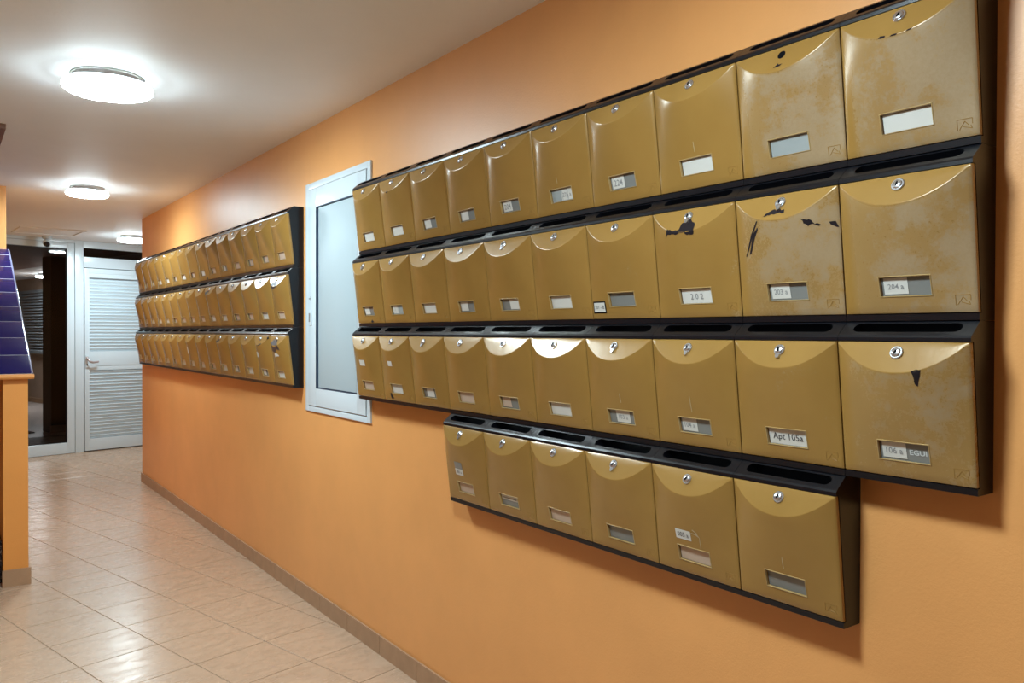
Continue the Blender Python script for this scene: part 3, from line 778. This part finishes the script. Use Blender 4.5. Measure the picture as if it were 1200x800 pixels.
chips4 = {
 (2, 7): [(CH, [(-.0676, .2119), (-.0588, .2309), (-.0362, .2237), (-.0146, .2289), (-.0161, .2402), (.0118, .2478), (.0265, .2366), (.027, .2103), (.008, .2097), (-.0008, .2178), (-.0306, .2134), (-.0536, .2166)])],
 (2, 8): [(CH, [(-.053, .2216), (-.0764, .1929), (-.1012, .1478), (-.0978, .1476), (-.0699, .1923), (-.0506, .2193)]),
          (CH, [(-.0531, .2075), (-.071, .1924), (-.0884, .1514), (-.0828, .1523), (-.0654, .1852), (-.0518, .2038)]),
          (CH, [(-.038, .2288), (-.0161, .2414), (.0144, .2391), (.0164, .232), (-.004, .2314), (-.0247, .2307)]),
          (CH, [(.0556, .2148), (.0736, .2119), (.0803, .205), (.0953, .1992), (.0913, .1967), (.0753, .2013), (.0701, .1977), (.0611, .2041)]),
          (CH, [(.1105, .2037), (.122, .2045), (.1275, .1915), (.1231, .1922), (.1124, .1986)])],
 (1, 9): [(CH, [(-.0335, .2195), (-.030, .2235), (-.0189, .2215), (-.0201, .2185), (-.0275, .2180)]), (CH, [(-.0100, .2170), (-.0058, .2195), (.005, .2192), (.0017, .2162)]), (CH, [(.0202, .2180), (.0254, .2208), (.0332, .2213), (.0287, .2183)])],
 (1, 8): [(CH, [(-.0128, .2275), (-.0021, .2363), (.0, .2325), (.0096, .2328), (.0022, .2282)])],
 (3, 9): [(CH, [(.0343, .2227), (.0523, .2261), (.0507, .2167), (.0446, .1946), (.0401, .1982), (.0386, .2124)])],
 (3, 1): [(CH, [(-.0669, .0455), (-.0545, .0450), (-.0547, .0377), (-.042, .025), (-.0601, .022), (-.0694, .0336)])],
 (4, 8): [SV(0.002, .098, .124)], (3, 7): [SV(0.0, .100, .140)], (1, 7): [SV(0.003, .096, .120)], (3, 6): [SV(0.012, .105, .130)], (1, 5): [SV(-0.006, .098, .118)],
 (4, 7): [SV(0.028, .090, .118), ('scratch', [(.004, .1225), (.018, .1215), (.026, .117), (.028, .119), (.019, .1245), (.004, .1245)]), ('scratch', [(.010, .134), (.022, .1275), (.025, .121), (.022, .121), (.019, .127), (.009, .132)])],
 (1, 1): [(CH, [(-.02, .216), (-.005, .221), (.0, .217), (-.012, .212)])],
 (2, 0): [(CH, [(.0, .020), (.015, .030), (.02, .024), (.03, .019), (.012, .017)])],
}
stick4 = {
 (2, 6): [(-0.1225, -0.0675, 0.0295, 0.063, 'keyhole', None), (-0.1185, -0.0715, 0.0335, 0.059, 'paper', ('201 - B', 'ink', 0.86))],
 (4, 7): [(-0.049, 0.0015, 0.1025, 0.1268, 'paper', ('005 a', 'ink', 0.72))],
 (4, 3): [(-0.046, 0.006, 0.110, 0.1325, 'paper', ('001 a', 'ink', 0.6)), (-0.043, 0.007, 0.1330, 0.157, 'plate', None)],
 (3, 0): [(-0.032, 0.018, 0.150, 0.174, 'paper', None)], (3, 1): [(-0.0265, 0.009, 0.157, 0.177, 'paper', None)],
}
rown4 = {1: 'top', 2: 'second', 3: 'third', 4: 'bottom'}
covers = {(3, 8), (3, 7), (3, 6), (3, 2), (2, 8), (2, 7), (4, 3), (4, 4), (4, 6), (2, 0), (2, 4)}
for row in (1, 2, 3, 4):
    for k in (range(10) if row < 4 else range(3, 9)):
        key = (row, k); i = 9 - k
        wv = wear4.get(key, 0.0)
        adj = 'worn gold' if wv > 0.6 else ('chipped gold' if key in ((2, 7), (3, 1)) else 'gold')
        num = k if row < 4 else k - 3
        lab = f'{adj} mailbox, {ORD[num]} from the white hatch, {rown4[row]} row of the four-row bank'
        mb = mailbox(0.6873 + (i + 0.5) * BW, row, lab, 'mailboxes of the four-row bank', wv, cards4[key],
                'missing' if key == (1, 8) else ('cover' if key in covers else 'plain'), stick4.get(key, ()), chips4.get(key, ()))
        if key == (3, 9):
            pl = [c for c in mb.children if c.name.startswith('card_plate')][0]
            obj('lettering', text_mesh('EGUI', in_card(0.0006), 0.0262, 0.066, 0.033, 0.0105, 0.03), M['ink_light'], pl)
        if key == (4, 4):
            cd = [c for c in mb.children if c.name.startswith('name_card')][0]
            obj('lettering', quad_on(in_card(0.0014), -0.036, 0.036, WZ1 - 0.0115, WZ1 - 0.0090, 4, 1, 'lettering'), M['ink_grey'], cd)

# --- three-row bank: k counts from the white hatch
chips3 = {
 (3, 0): [('chip_grey', [(-.0691, .2355), (-.0182, .2617), (.0193, .2507), (.0363, .2282), (.0541, .2088), (.0566, .1947), (.0277, .2027), (-.0068, .1821), (-.0444, .1899), (-.0601, .2126)]),
          ('paper', [(-.0215, .176), (.0098, .1824), (.039, .1661), (-.0195, .1572)])],
 (2, 0): [('chip_grey', [(-.0795, .2299), (-.0599, .2376), (-.02, .245), (-.005, .262), (.01, .245), (.0217, .2337), (.029, .2165), (-.0225, .2001), (-.0686, .2123)])],
 (2, 5): [(CH, [(-.121, .217), (-.09, .235), (.01, .258), (.0145, .243), (-.051, .221), (-.093, .204)])],
 (3, 2): [(CH, [(-.104, .2254), (-.0609, .231), (-.0586, .2158), (-.0848, .2028), (-.1006, .2127)])],
 (3, 1): [(CH, [(-.0182, .2161), (.0379, .2312), (.0422, .2232), (.0034, .2155)]), (CH, [(.095, .262), (.115, .270), (.120, .255), (.105, .250)])],
 (3, 4): [(CH, [(-.0925, .2253), (.0047, .2558), (-.0034, .2367), (-.0766, .2182)])],
 (3, 7): [(CH, [(-.11, .205), (-.095, .222), (-.06, .226), (-.08, .205)])], (1, 6): [(CH, [(.05, .018), (.07, .034), (.09, .030), (.095, .018)])],
}
stick3 = {(3, 1): [(-0.086, -0.033, 0.151, 0.180, 'paper', None)], (3, 7): [(-0.112, -0.03, 0.133, 0.186, 'paper', None)]}
rown3 = {1: 'top', 2: 'middle', 3: 'bottom'}
rr_ = random.Random(3)
for row in (1, 2, 3):
    for k in range(15):
        c = rr_.choice([[('full', PA, None)], [('full', 'paper_pink', None)], [('left', PA, None)], [('full', PA, None)], [('mid', 'paper_pink', None)]])
        adj = 'chipped gold' if (row, k) in ((3, 0), (2, 0), (2, 5), (3, 2)) else 'gold'
        mailbox(4.0927 + (k + 0.5) * BW, row, f'{adj} mailbox, {ORD[k]} from the white hatch, {rown3[row]} row of the three-row bank', 'mailboxes of the three-row bank',
                0.0, c, 'plain', stick3.get((row, k), ()), chips3.get((row, k), ()), mark=False)
